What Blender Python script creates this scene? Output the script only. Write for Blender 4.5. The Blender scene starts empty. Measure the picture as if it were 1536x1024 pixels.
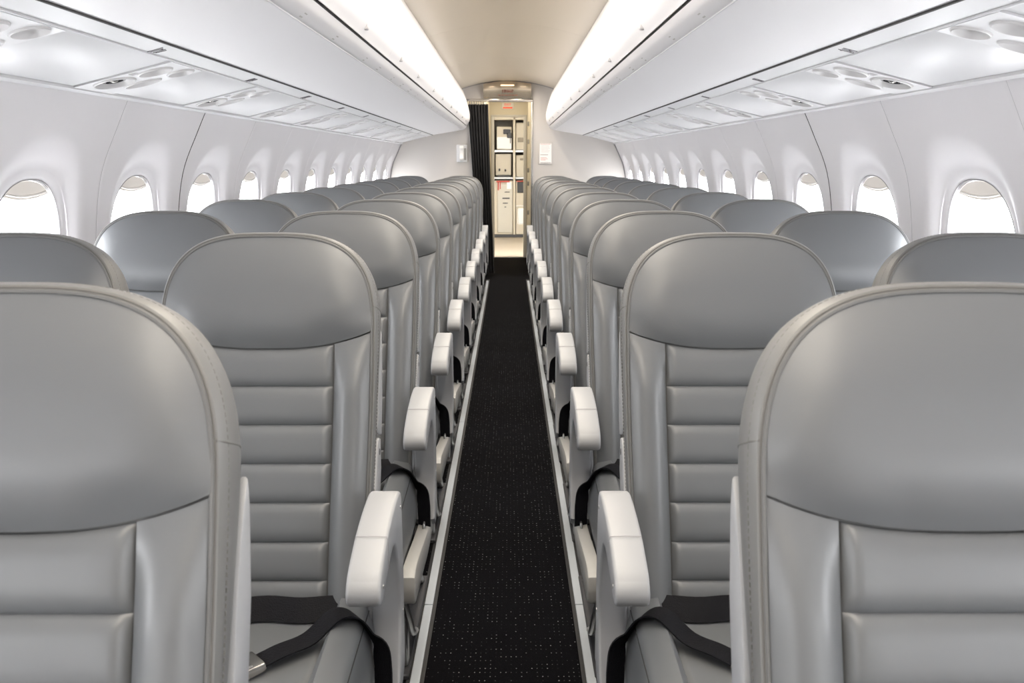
import bpy, bmesh, math, random
from mathutils import Vector, Matrix

random.seed(4)
scene = bpy.context.scene
COL = scene.collection
PI = math.pi

# ------------------------------------------------------------------ dimensions (metres)
CAM_H = 1.20
AX = 0.438            # aisle seat centre from aisle centre line
SP = 0.488            # spacing aisle seat -> window seat
PITCH = 0.801
ROWS = 11
BULK = 9.90           # rear bulkhead
Y0, Y1 = -1.3, BULK   # cabin extent
INNER = 11.85         # inner door frame of the vestibule
GAL = 15.0            # galley front

# ------------------------------------------------------------------ materials
def nd(nt, t, **kw):
    n = nt.nodes.new(t)
    for k, v in kw.items():
        setattr(n, k, v)
    return n

def mat(name, col, rough=0.5, metal=0.0, bump=0.0, bscale=60.0, spec=0.5, coat=0.0, var=0.0, stretch=None):
    m = bpy.data.materials.new(name)
    m.use_nodes = True
    nt = m.node_tree
    b = nt.nodes['Principled BSDF']
    b.inputs['Base Color'].default_value = (*col, 1)
    b.inputs['Roughness'].default_value = rough
    b.inputs['Metallic'].default_value = metal
    b.inputs['Specular IOR Level'].default_value = spec
    b.inputs['Coat Weight'].default_value = coat
    tc = nd(nt, 'ShaderNodeTexCoord')
    src = tc.outputs['Object']
    if stretch:
        mp = nd(nt, 'ShaderNodeMapping')
        mp.inputs['Scale'].default_value = stretch
        nt.links.new(src, mp.inputs['Vector'])
        src = mp.outputs['Vector']
    if bump > 0:
        nz = nd(nt, 'ShaderNodeTexNoise')
        nz.inputs['Scale'].default_value = bscale
        nz.inputs['Detail'].default_value = 4
        nt.links.new(src, nz.inputs['Vector'])
        bp = nd(nt, 'ShaderNodeBump')
        bp.inputs['Strength'].default_value = bump
        bp.inputs['Distance'].default_value = 0.004
        nt.links.new(nz.outputs['Fac'], bp.inputs['Height'])
        nt.links.new(bp.outputs['Normal'], b.inputs['Normal'])
    if var > 0:
        n2 = nd(nt, 'ShaderNodeTexNoise')
        n2.inputs['Scale'].default_value = 5.0
        nt.links.new(src, n2.inputs['Vector'])
        rp = nd(nt, 'ShaderNodeMapRange')
        rp.inputs['To Min'].default_value = rough - var
        rp.inputs['To Max'].default_value = rough + var
        nt.links.new(n2.outputs['Fac'], rp.inputs['Value'])
        nt.links.new(rp.outputs['Result'], b.inputs['Roughness'])
    return m

LEATHER = mat('grey_leather', (0.148, 0.155, 0.163), 0.39, metal=0.08, bump=0.07, bscale=14, spec=0.55, var=0.05)
LEATHER_EDGE = mat('grey_leather_border', (0.160, 0.161, 0.160), 0.40, bump=0.08, bscale=25, spec=0.45, var=0.05)
PIPING = mat('piping_leather', (0.135, 0.137, 0.137), 0.5)
STITCH = mat('grey_thread', (0.12, 0.118, 0.112), 0.8)
THREAD = mat('dark_thread', (0.06, 0.06, 0.058), 0.8)
PLASTIC = mat('pale_grey_plastic', (0.335, 0.342, 0.355), 0.42, bump=0.02, bscale=300)
PLASTIC_D = mat('mid_grey_plastic', (0.36, 0.355, 0.34), 0.45)
METAL = mat('aluminium', (0.42, 0.42, 0.42), 0.35, metal=0.9)
DARKM = mat('dark_frame_metal', (0.06, 0.06, 0.065), 0.5, metal=0.3)
STRAP = mat('black_webbing', (0.004, 0.004, 0.006), 0.6, bump=0.4, bscale=400, spec=0.2)
CHROME = mat('brushed_steel', (0.55, 0.53, 0.50), 0.25, metal=1.0, bump=0.05, bscale=80)
WALLM = mat('sidewall_white', (0.83, 0.815, 0.835), 0.55, bump=0.01, bscale=200)
BINM = mat('bin_white', (0.84, 0.825, 0.835), 0.42, bump=0.01, bscale=120)
BOWLM = mat('recess_shade_grey', (0.64, 0.63, 0.63), 0.35)  # greyer than the white panels: shade inside the dishes put into the colour
PSUM = mat('service_panel_white', (0.69, 0.69, 0.70), 0.4)
CEILM = mat('ceiling_cream', (0.68, 0.61, 0.51), 0.30, bump=0.03, bscale=3)
BULKM = mat('bulkhead_greige', (0.57, 0.54, 0.51), 0.5, bump=0.02, bscale=40)
SEAMM = mat('dark_seam', (0.03, 0.028, 0.027), 0.7)
GASKET = mat('grey_gasket', (0.30, 0.29, 0.30), 0.6)
GASKET_L = mat('pale_gasket', (0.55, 0.54, 0.55), 0.6)
SHADEM = mat('shade_cream', (0.84, 0.81, 0.77), 0.5)
_nt = SHADEM.node_tree
_tl = nd(_nt, 'ShaderNodeBsdfTranslucent'); _tl.inputs['Color'].default_value = (0.85, 0.80, 0.74, 1)
_mx = nd(_nt, 'ShaderNodeMixShader'); _mx.inputs[0].default_value = 0.10
_nt.links.new(_nt.nodes['Principled BSDF'].outputs[0], _mx.inputs[1]); _nt.links.new(_tl.outputs[0], _mx.inputs[2])
_nt.links.new(_mx.outputs[0], _nt.nodes['Material Output'].inputs[0])
INK = mat('grey_ink', (0.16, 0.15, 0.16), 0.6)
INK_L = mat('faint_ink', (0.56, 0.54, 0.52), 0.6)
LENS = mat('dark_lens', (0.03, 0.03, 0.032), 0.12, spec=0.8)
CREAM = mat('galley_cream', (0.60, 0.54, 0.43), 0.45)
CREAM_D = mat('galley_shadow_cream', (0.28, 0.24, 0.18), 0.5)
CARTM = mat('cart_off_white', (0.58, 0.55, 0.48), 0.4)
CURTAINM = mat('black_curtain_cloth', (0.006, 0.0055, 0.0065), 0.85, bump=0.3, bscale=200)
HOOKM = mat('ivory_plastic', (0.75, 0.68, 0.5), 0.5)
RED = mat('red_enamel', (0.5, 0.06, 0.04), 0.5)
BLACKP = mat('black_plastic', (0.02, 0.02, 0.02), 0.4)
LINO = mat('beige_vinyl', (0.46, 0.39, 0.31), 0.35, bump=0.05, bscale=30)
PAPER = mat('white_card', (0.88, 0.87, 0.85), 0.6)
STRIPM = mat('pale_metal_strip', (0.52, 0.56, 0.60), 0.40, metal=0.15, bump=0.04, bscale=90)
EDGE_BLACK = mat('black_rubber_edge', (0.012, 0.012, 0.013), 0.6)

def carpet_mat():
    m = bpy.data.materials.new('black_dotted_carpet')
    m.use_nodes = True
    nt = m.node_tree
    b = nt.nodes['Principled BSDF']
    b.inputs['Roughness'].default_value = 0.9
    b.inputs['Specular IOR Level'].default_value = 0.03
    b.inputs['Sheen Weight'].default_value = 0.02
    b.inputs['Sheen Roughness'].default_value = 0.35
    b.inputs['Sheen Tint'].default_value = (0.75, 0.68, 0.58, 1)
    tc = nd(nt, 'ShaderNodeTexCoord')
    sc = nd(nt, 'ShaderNodeVectorMath', operation='MULTIPLY')
    sc.inputs[1].default_value = (1 / 0.0125, 1 / 0.0180, 0)
    nt.links.new(tc.outputs['Object'], sc.inputs[0])
    fl = nd(nt, 'ShaderNodeVectorMath', operation='FLOOR')
    nt.links.new(sc.outputs[0], fl.inputs[0])
    # stagger every other row
    sepf = nd(nt, 'ShaderNodeSeparateXYZ'); nt.links.new(fl.outputs[0], sepf.inputs[0])
    fr = nd(nt, 'ShaderNodeVectorMath', operation='FRACTION')
    nt.links.new(sc.outputs[0], fr.inputs[0])
    sub = nd(nt, 'ShaderNodeVectorMath', operation='SUBTRACT')
    sub.inputs[1].default_value = (0.5, 0.5, 0)
    nt.links.new(fr.outputs[0], sub.inputs[0])
    ln = nd(nt, 'ShaderNodeVectorMath', operation='LENGTH')
    nt.links.new(sub.outputs[0], ln.inputs[0])
    lt = nd(nt, 'ShaderNodeMath', operation='LESS_THAN'); lt.inputs[1].default_value = 0.12
    nt.links.new(ln.outputs['Value'], lt.inputs[0])
    wn = nd(nt, 'ShaderNodeTexWhiteNoise'); nt.links.new(fl.outputs[0], wn.inputs['Vector'])
    pw = nd(nt, 'ShaderNodeMath', operation='POWER'); pw.inputs[1].default_value = 4.5
    nt.links.new(wn.outputs['Value'], pw.inputs[0])
    mu = nd(nt, 'ShaderNodeMath', operation='MULTIPLY')
    nt.links.new(lt.outputs[0], mu.inputs[0]); nt.links.new(pw.outputs[0], mu.inputs[1])
    mx = nd(nt, 'ShaderNodeMix', data_type='RGBA')
    mx.inputs['A'].default_value = (0.0032, 0.0032, 0.0042, 1)
    mx.inputs['B'].default_value = (0.20, 0.20, 0.21, 1)
    nt.links.new(mu.outputs[0], mx.inputs['Factor'])
    nt.links.new(mx.outputs['Result'], b.inputs['Base Color'])
    nz = nd(nt, 'ShaderNodeTexNoise'); nz.inputs['Scale'].default_value = 500
    nt.links.new(tc.outputs['Object'], nz.inputs['Vector'])
    bp = nd(nt, 'ShaderNodeBump'); bp.inputs['Strength'].default_value = 0.5; bp.inputs['Distance'].default_value = 0.003
    nt.links.new(nz.outputs['Fac'], bp.inputs['Height'])
    nt.links.new(bp.outputs['Normal'], b.inputs['Normal'])
    return m
CARPET = carpet_mat()

def glass_mat():
    m = bpy.data.materials.new('window_pane')
    m.use_nodes = True
    nt = m.node_tree
    nt.nodes.clear()
    out = nd(nt, 'ShaderNodeOutputMaterial')
    tr = nd(nt, 'ShaderNodeBsdfTransparent'); tr.inputs['Color'].default_value = (0.97, 0.97, 0.98, 1)
    gl = nd(nt, 'ShaderNodeBsdfGlossy'); gl.inputs['Roughness'].default_value = 0.05
    mx = nd(nt, 'ShaderNodeMixShader'); mx.inputs[0].default_value = 0.06
    nt.links.new(tr.outputs[0], mx.inputs[1]); nt.links.new(gl.outputs[0], mx.inputs[2])
    nt.links.new(mx.outputs[0], out.inputs[0])
    return m
GLASS = glass_mat()

def emit_mat(name, col, s):
    m = bpy.data.materials.new(name)
    m.use_nodes = True
    b = m.node_tree.nodes['Principled BSDF']
    b.inputs['Base Color'].default_value = (*col, 1)
    b.inputs['Emission Color'].default_value = (*col, 1)
    b.inputs['Emission Strength'].default_value = s
    return m
EXITM = emit_mat('lit_red_sign', (0.75, 0.10, 0.05), 0.6)

# ------------------------------------------------------------------ helpers
def link(name, bm, m, parent=None, smooth=True, flip=False):
    me = bpy.data.meshes.new(name)
    if flip:
        bmesh.ops.reverse_faces(bm, faces=bm.faces)
    bm.to_mesh(me); bm.free()
    mats = m if isinstance(m, (list, tuple)) else [m]
    for x in mats:
        me.materials.append(x)
    if smooth:
        for p in me.polygons:
            p.use_smooth = True
        me.set_sharp_from_angle(angle=math.radians(38))
    o = bpy.data.objects.new(name, me)
    COL.objects.link(o)
    if parent:
        o.parent = parent
    return o

def recalc(bm):
    bmesh.ops.recalc_face_normals(bm, faces=bm.faces)

def thing(name, label, cat, loc=(0, 0, 0), group=None):
    o = bpy.data.objects.new(name, None)
    COL.objects.link(o)
    o.empty_display_size = 0.1
    o.location = loc
    tag(o, label, cat, group)
    return o

def tag(o, label, cat, group=None):
    o['label'] = label; o['category'] = cat
    if group:
        o['group'] = group
    return o

def struct(o):
    o['kind'] = 'structure'
    return o

def place(o, loc):
    o.location = loc
    return o

def box(bm, x0, x1, y0, y1, z0, z1, bev=0.0, seg=2, mi=0):
    vs = [bm.verts.new((x, y, z)) for z in (z0, z1) for y in (y0, y1) for x in (x0, x1)]
    q = [(0, 2, 3, 1), (4, 5, 7, 6), (0, 1, 5, 4), (1, 3, 7, 5), (3, 2, 6, 7), (2, 0, 4, 6)]
    fs = []
    for f in q:
        fc = bm.faces.new([vs[i] for i in f]); fc.material_index = mi; fs.append(fc)
    if bev > 0:
        es = set(e for f in fs for e in f.edges)
        r = bmesh.ops.bevel(bm, geom=list(es), offset=bev, segments=seg, profile=0.5, affect='EDGES')
        for f in r['faces']:
            f.material_index = mi

def grid(bm, fn, nu, nv, mi=0, closed_u=False):
    V = [[bm.verts.new(fn(i / nu, j / nv)) for i in range(nu + (0 if closed_u else 1))] for j in range(nv + 1)]
    n = nu if closed_u else nu
    for j in range(nv):
        for i in range(n):
            i2 = (i + 1) % nu if closed_u else i + 1
            f = bm.faces.new((V[j][i], V[j][i2], V[j + 1][i2], V[j + 1][i])); f.material_index = mi
    return V

def rings(bm, rs, closed=True, cap0=False, cap1=False, mi=0):
    V = [[bm.verts.new(p) for p in r] for r in rs]
    n = len(rs[0])
    for j in range(len(V) - 1):
        for i in range(n if closed else n - 1):
            k = (i + 1) % n
            f = bm.faces.new((V[j][i], V[j][k], V[j + 1][k], V[j + 1][i])); f.material_index = mi
    if cap0:
        f = bm.faces.new(list(reversed(V[0]))); f.material_index = mi
    if cap1:
        f = bm.faces.new(V[-1]); f.material_index = mi
    return V

def tube(bm, pts, r, n=8, mi=0, closed=False):
    pts = [Vector(p) for p in pts]
    rs = []
    up0 = None
    L = len(pts)
    for i, p in enumerate(pts):
        if closed:
            t = (pts[(i + 1) % L] - pts[i - 1]).normalized()
        else:
            t = (pts[min(i + 1, L - 1)] - pts[max(i - 1, 0)]).normalized()
        if up0 is None:
            up0 = Vector((0, 0, 1)) if abs(t.z) < 0.9 else Vector((1, 0, 0))
        a = (up0 - t * up0.dot(t)).normalized()
        up0 = a
        b = t.cross(a)
        rr = r[i] if isinstance(r, (list, tuple)) else r
        rs.append([p + (a * math.cos(2 * PI * k / n) + b * math.sin(2 * PI * k / n)) * rr for k in range(n)])
    if closed:
        rs.append(rs[0])
        V = [[bm.verts.new(p) for p in q] for q in rs[:-1]]
        for j in range(L):
            for k in range(n):
                k2 = (k + 1) % n
                f = bm.faces.new((V[j][k], V[j][k2], V[(j + 1) % L][k2], V[(j + 1) % L][k])); f.material_index = mi
    else:
        rings(bm, rs, True, True, True, mi)

def ribbon(bm, pts, nrm, width_dir, w, th, mi=0):
    """a strap: list of centre points, thickness direction and width direction per point"""
    rs = []
    for p, n, d in zip(pts, nrm, width_dir):
        p = Vector(p); n = Vector(n).normalized(); d = Vector(d).normalized()
        rs.append([p + d * w / 2 + n * th / 2, p - d * w / 2 + n * th / 2, p - d * w / 2 - n * th / 2, p + d * w / 2 - n * th / 2])
    rings(bm, rs, True, True, True, mi)

def prism(bm, prof, x0, x1, bev=0.0, seg=3, mi=0):
    """extrude a closed (y,z) profile along x"""
    A = [bm.verts.new((x0, p[0], p[1])) for p in prof]
    B = [bm.verts.new((x1, p[0], p[1])) for p in prof]
    n = len(prof)
    fa = bm.faces.new(A); fb = bm.faces.new(list(reversed(B)))
    sides = [bm.faces.new((A[i], B[i], B[(i + 1) % n], A[(i + 1) % n])) for i in range(n)]
    for f in sides + [fa, fb]:
        f.material_index = mi
    recalc(bm)
    if bev > 0:
        es = list(fa.edges) + list(fb.edges)
        r = bmesh.ops.bevel(bm, geom=es, offset=bev, segments=seg, profile=0.5, affect='EDGES')
        for f in r['faces']:
            f.material_index = mi
    bmesh.ops.triangulate(bm, faces=[f for f in bm.faces if len(f.verts) > 8])

def cat(pts, n):
    """Catmull-Rom through points"""
    out = []
    P = [Vector(p) for p in pts]
    P = [2 * P[0] - P[1]] + P + [2 * P[-1] - P[-2]]
    for i in range(1, len(P) - 2):
        for k in range(n):
            t = k / n
            a, b, c, d = P[i - 1], P[i], P[i + 1], P[i + 2]
            out.append(0.5 * ((2 * b) + (c - a) * t + (2 * a - 5 * b + 4 * c - d) * t * t + (3 * b - a - 3 * c + d) * t ** 3))
    out.append(P[-2])
    return out

def extrude_y(bm, prof, y0, y1, ny=1, mi=0):
    """open (x,z) profile extruded along y"""
    rs = []
    for j in range(ny + 1):
        y = y0 + (y1 - y0) * j / ny
        rs.append([(p[0], y, p[1]) for p in prof])
    return rings(bm, rs, False, mi=mi)

def slab_y(bm, prof, y0, y1, th, mi=0):
    """open (x,z) profile given thickness 'th' (offset along its normal), extruded along y, closed"""
    n = len(prof)
    off = []
    for i, p in enumerate(prof):
        a = Vector(prof[max(i - 1, 0)]); b = Vector(prof[min(i + 1, n - 1)])
        t = (b - a).normalized()
        nn = Vector((-t.y, t.x))
        q = Vector(p) + nn * th
        off.append((q.x, q.y))
    loop = [tuple(p) for p in prof] + off[::-1]
    rings(bm, [[(p[0], y0, p[1]) for p in loop], [(p[0], y1, p[1]) for p in loop]], True, False, False, mi)
    for y in (y0, y1):
        A = [bm.verts.new((p[0], y, p[1])) for p in prof]
        B = [bm.verts.new((p[0], y, p[1])) for p in off]
        for i in range(n - 1):
            f = bm.faces.new((A[i], A[i + 1], B[i + 1], B[i])); f.material_index = mi
    recalc(bm)

def sstep(a, b, x):
    t = max(0.0, min(1.0, (x - a) / (b - a)))
    return t * t * (3 - 2 * t)

ORD = ['front', 'second', 'third', 'fourth', 'fifth', 'sixth', 'seventh', 'eighth', 'ninth', 'tenth', 'eleventh']

# ------------------------------------------------------------------ floor
bm = bmesh.new()
box(bm, -1.25, 1.25, Y0, INNER, -0.03, 0.0)
struct(link('floor', bm, CARPET, smooth=False))

bm = bmesh.new()
box(bm, -1.25, 1.25, INNER, GAL + 0.9, -0.03, 0.004)
struct(link('floor_galley', bm, LINO, smooth=False))

for sx, side in ((-1, 'left'), (1, 'right')):
    t = thing('floor_marking_strip', f'pale metallic marking strip along the {side} edge of the dark aisle carpet', 'floor strip', (sx * 0.207, Y0, 0), 'aisle floor marking strips')
    bm = bmesh.new()
    box(bm, -0.021, 0.021, 0, 9.6 - Y0, 0.0, 0.0022)
    link('strip_bed', bm, EDGE_BLACK, t, smooth=False)
    y = 0.0
    segs = [1.95 - 0.1, 1.83, 1.83, 1.83, 1.83, 1.6]
    for s in segs:
        bm = bmesh.new()
        box(bm, -0.0115, 0.0115, y + 0.002, y + s - 0.002, 0.0018, 0.0062, bev=0.0012, seg=1)
        link('strip_segment', bm, STRIPM, t)
        y += s

# ------------------------------------------------------------------ sidewalls
PROF = cat([(1.106, 1.384), (1.145, 1.302), (1.203, 1.17), (1.232, 1.02), (1.244, 0.85), (1.235, 0.66), (1.21, 0.50)], 14)
TL = [0.0]
for i in range(1, len(PROF)):
    TL.append(TL[-1] + (PROF[i] - PROF[i - 1]).length)
TT = TL[-1]
def prof_at(t):
    t = max(0, min(TT, t))
    for i in range(1, len(TL)):
        if t <= TL[i] + 1e-9:
            k = (t - TL[i - 1]) / (TL[i] - TL[i - 1])
            p = PROF[i - 1].lerp(PROF[i], k)
            a = PROF[max(i - 2, 0)]; b = PROF[min(i + 1, len(PROF) - 1)]
            d = (b - a).normalized()
            return p, Vector((-d.y, d.x))      # outward normal (+x)
    return PROF[-1], Vector((1, 0))
def t_of_z(z):
    for i in range(1, len(PROF)):
        if PROF[i].y <= z:
            k = (PROF[i - 1].y - z) / (PROF[i - 1].y - PROF[i].y)
            return TL[i - 1] + k * (TL[i] - TL[i - 1])
    return TT
WS = 0.713
WY = 2.487
WZ = 0.925
TC = t_of_z(WZ)
HA, HB = 0.220, 0.253       # panel hole half sizes
OA, OB = 0.186, 0.218       # clear opening half sizes
def wmap(sx, y, t, h):
    p, n = prof_at(t)
    return (sx * (p.x + n.x * h), y, p.y + n.y * h)
def scoop(y, t):
    """shallow arched recess the window sits in"""
    dz = TC - t             # up positive
    if dz > 0:
        r = ((abs(y) / 0.265) ** 2.4 + (dz / 0.335) ** 2.4) ** (1 / 2.4)
    else:
        r = abs(y) / 0.265
    return 0.014 * sstep(1.08, 0.80, r)
def oval(a, b, n, e=2.45):
    out = []
    for k in range(n):
        th = 2 * PI * k / n
        c, s = math.cos(th), math.sin(th)
        out.append((a * math.copysign(abs(c) ** (2 / e), c), b * math.copysign(abs(s) ** (2 / e), s)))
    return out
NA = 120
def bay_panel_bm(sx):
    bm = bmesh.new()
    hw = WS / 2 - 0.0010
    inner = oval(HA, HB, NA)
    outer = []
    for (a, b) in inner:
        # ray to rectangle boundary
        up, dn = TC - 0.0, TT - TC
        kx = hw / abs(a) if abs(a) > 1e-6 else 1e9
        ky = (up if b > 0 else dn) / abs(b) if abs(b) > 1e-6 else 1e9
        k = min(kx, ky)
        outer.append((a * k, b * k))
    # snap nearest to the four corners
    for cx, cy in ((hw, TC), (-hw, TC), (hw, -(TT - TC)), (-hw, -(TT - TC))):
        i = min(range(NA), key=lambda q: (outer[q][0] - cx) ** 2 + (outer[q][1] - cy) ** 2)
        outer[i] = (cx, cy)
    NR = 26
    rs = []
    for j in range(NR + 1):
        f = (j / NR) ** 1.15
        ring = []
        for (a, b), (c, d) in zip(inner, outer):
            y = a + (c - a) * f; up = b + (d - b) * f
            h = scoop(y, TC - up)
            # rounded lip at the hole
            h += 0.010 * (1 - sstep(0, 0.32, j / NR)) ** 1.5
            # rounded panel edge at the seams
            e = hw - abs(y)
            h += 0.002 * (1 - sstep(0, 0.005, e))
            ring.append(wmap(sx, y, TC - up, h))
        rs.append(ring)
    rings(bm, rs, True)
    return bm

bins_struct = []
for sx, side in ((-1, 'left'), (1, 'right')):
    # lower dado wall down to the floor + seam gaskets
    bm = bmesh.new()
    pts = [(sx * p[0], p[1]) for p in ((1.214, 0.515), (1.19, 0.40), (1.14, 0.2), (1.08, 0.0))]
    extrude_y(bm, pts, Y0, Y1, 1)
    pts = [(sx * p[0], p[1]) for p in ((1.27, 0.515), (1.25, 0.40), (1.20, 0.2), (1.14, -0.03))]
    extrude_y(bm, pts, Y0, Y1, 1)
    wall = struct(link('wall_' + side, bm, WALLM))
    proto = None
    for k in range(-6, 11):
        yc = WY + WS * k
        if yc < Y0 - 0.2:
            continue
        if proto is None:
            proto = link('sidewall_panel', bay_panel_bm(sx), WALLM, wall)
            o = proto
        else:
            o = proto.copy(); COL.objects.link(o); o.parent = wall
        o.location = (0, yc, 0)
        bold = (k == 1)
        bm = bmesh.new()
        def gs(u, v, sx=sx):
            return wmap(sx, (u - 0.5) * 0.030, TT * v, 0.0024)
        grid(bm, gs, 1, 40)
        if k in (0, 1, 2):
            tube(bm, [wmap(sx, 0, TT * q / 40, 0.0016 if bold else 0.0030) for q in range(41)], 0.0017 if bold else 0.0012, 6)
        g = link('panel_gasket', bm, SEAMM if bold else (GASKET if k in (0, 2) else GASKET_L), wall)
        g.location = (0, yc + WS / 2, 0)

# windows
def window_parts(sx):
    bm = bmesh.new()
    rs = []
    for (a, b, h) in ((HA + 0.003, HB + 0.003, 0.0245), (HA - 0.006, HB - 0.006, 0.0250), (OA + 0.016, OB + 0.016, 0.0275), (OA + 0.006, OB + 0.006, 0.031), (OA, OB, 0.038), (OA, OB, 0.060)):
        rs.append([wmap(sx, y, TC - u, h) for (y, u) in oval(a, b, NA)])
    rings(bm, rs, True)
    rs = []
    bm2 = bmesh.new()
    for (a, b, h) in ((OA + 0.0062, OB + 0.0062, 0.0305), (OA + 0.0042, OB + 0.0042, 0.0300), (OA + 0.0028, OB + 0.0028, 0.0345)):
        rs.append([wmap(sx, y, TC - u, h) for (y, u) in oval(a, b, NA)])
    rings(bm2, rs, True)
    bm3 = bmesh.new()
    ov = oval(OA + 0.004, OB + 0.004, 64)
    for s_ in range(5):
        pass
    rs = [[wmap(sx, y * f, TC - u * f, 0.047) for (y, u) in ov] for f in (1.0, 0.75, 0.5, 0.25, 0.05)]
    rings(bm3, rs, True, False, True)
    # shade: top slice of the oval with a grip lip
    bm4 = bmesh.new()
    e = 2.45
    A, B = OA - 0.001, OB - 0.001
    def lo(y):
        return OB - 0.036 - 0.010 * (1 - (y / A) ** 2)
    ymax = A * (1 - ((OB - 0.036) / B) ** e) ** (1 / e)
    def top(y):
        return B * max(0.0, 1 - abs(y / A) ** e) ** (1 / e)
    for h in (0.0395, 0.0445):
        def sh(u, v, h=h):
            y = (2 * u - 1) * ymax
            a = OB - 0.036 - 0.012 * (1 - (y / ymax) ** 2); b = top(y)
            return wmap(sx, y, TC - (a + (b - a) * v), h)
        grid(bm4, sh, 24, 4)
    def edge(u, v):
        y = (2 * u - 1) * ymax
        a = OB - 0.036 - 0.012 * (1 - (y / ymax) ** 2)
        return wmap(sx, y, TC - a, 0.0395 + 0.005 * v)
    grid(bm4, edge, 24, 1)
    bm5 = bmesh.new()
    pts = []
    for i in range(25):
        y = (2 * i / 24 - 1) * ymax * 0.86
        a = OB - 0.027 - 0.012 * (1 - (y / ymax) ** 2)
        pts.append(wmap(sx, y, TC - a, 0.0385))
    tube(bm5, pts, 0.0035, 6)
    return bm, bm2, bm3, bm4, bm5

wn = 0
for sx, side in ((-1, 'left'), (1, 'right')):
    protos = None
    for k in range(-4, 11):
        yc = WY + WS * k
        if yc < Y0 + 0.1:
            continue
        wn += 1
        if protos is None:
            a, b, c, d, e = window_parts(sx)
            w = link('window_%d' % wn, a, WALLM)
            g = link('pane_gasket', b, GASKET, w)
            p = link('pane', c, GLASS, w)
            s = link('window_shade', d, SHADEM, w)
            hnd = link('shade_grip', e, SHADEM, s)
            protos = (w, g, p, s, hnd)
        else:
            w = protos[0].copy(); w.name = 'window_%d' % wn; COL.objects.link(w)
            for q in protos[1:4]:
                o = q.copy(); COL.objects.link(o); o.parent = w
                if q is protos[3]:
                    h2 = protos[4].copy(); COL.objects.link(h2); h2.parent = o
        w.location = (0, yc, 0)
        struct(w)

# ------------------------------------------------------------------ ceiling
CZ = lambda x: 2.012 - 0.080 * (abs(x) / 0.475) ** 2.0
bm = bmesh.new()
joints = [-1.3, 0.35, 2.15, 3.95, 5.86, 7.75, BULK]
for a, b in zip(joints[:-1], joints[1:]):
    prof = [(-0.478 + 0.956 * i / 32, CZ(-0.478 + 0.956 * i / 32)) for i in range(33)]
    slab_y(bm, prof, a + 0.0012, b - 0.0012, 0.012)
ceil = struct(link('ceiling', bm, CEILM))
bm = bmesh.new()
for y in joints[1:-1]:
    prof = [(-0.478 + 0.956 * i / 32, CZ(-0.478 + 0.956 * i / 32) + 0.006) for i in range(33)]
    extrude_y(bm, prof, y - 0.006, y + 0.006)
link('ceiling_joint', bm, PAPER, ceil)
# crown above bins keeps daylight out
bm = bmesh.new()
for s in (-1, 1):
    pts = [(s * 0.470, 1.947), (s * 0.80, 1.93), (s * 1.10, 1.72), (s * 1.20, 1.50), (s * 1.13, 1.375)]
    slab_y(bm, pts, Y0, Y1, 0.01)
struct(link('ceiling_crown', bm, WALLM))

# ------------------------------------------------------------------ overhead bins
BIN_TOP = cat([(0.472, 1.926), (0.450, 1.892), (0.417, 1.80), (0.393, 1.70), (0.388, 1.655), (0.394, 1.605), (0.418, 1.560)], 8)
BIN_LOW = cat([(0.420, 1.5515), (0.436, 1.531), (0.462, 1.517), (0.500, 1.510), (0.600, 1.494), (0.690, 1.479), (0.766, 1.466)], 6)
BEND = BULK - 0.10
def tmark(bm, c, du, dv, lines, w, nrm):
    """little strokes on a surface; c centre, du/dv axes (vectors), lines in local 2-D units"""
    for (a, b) in lines:
        p = Vector(c) + Vector(du) * a[0] + Vector(dv) * a[1]
        q = Vector(c) + Vector(du) * b[0] + Vector(dv) * b[1]
        t = (q - p).normalized(); n = Vector(nrm).normalized()
        s = t.cross(n).normalized() * w / 2
        vs = [p + s, p - s, q - s, q + s]
        top = [bm.verts.new(v + n * 0.0008) for v in vs]
        bot = [bm.verts.new(v - n * 0.0004) for v in vs]
        bm.faces.new(top)
        for i in range(4):
            bm.faces.new((top[i], bot[i], bot[(i + 1) % 4], top[(i + 1) % 4]))

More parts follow.
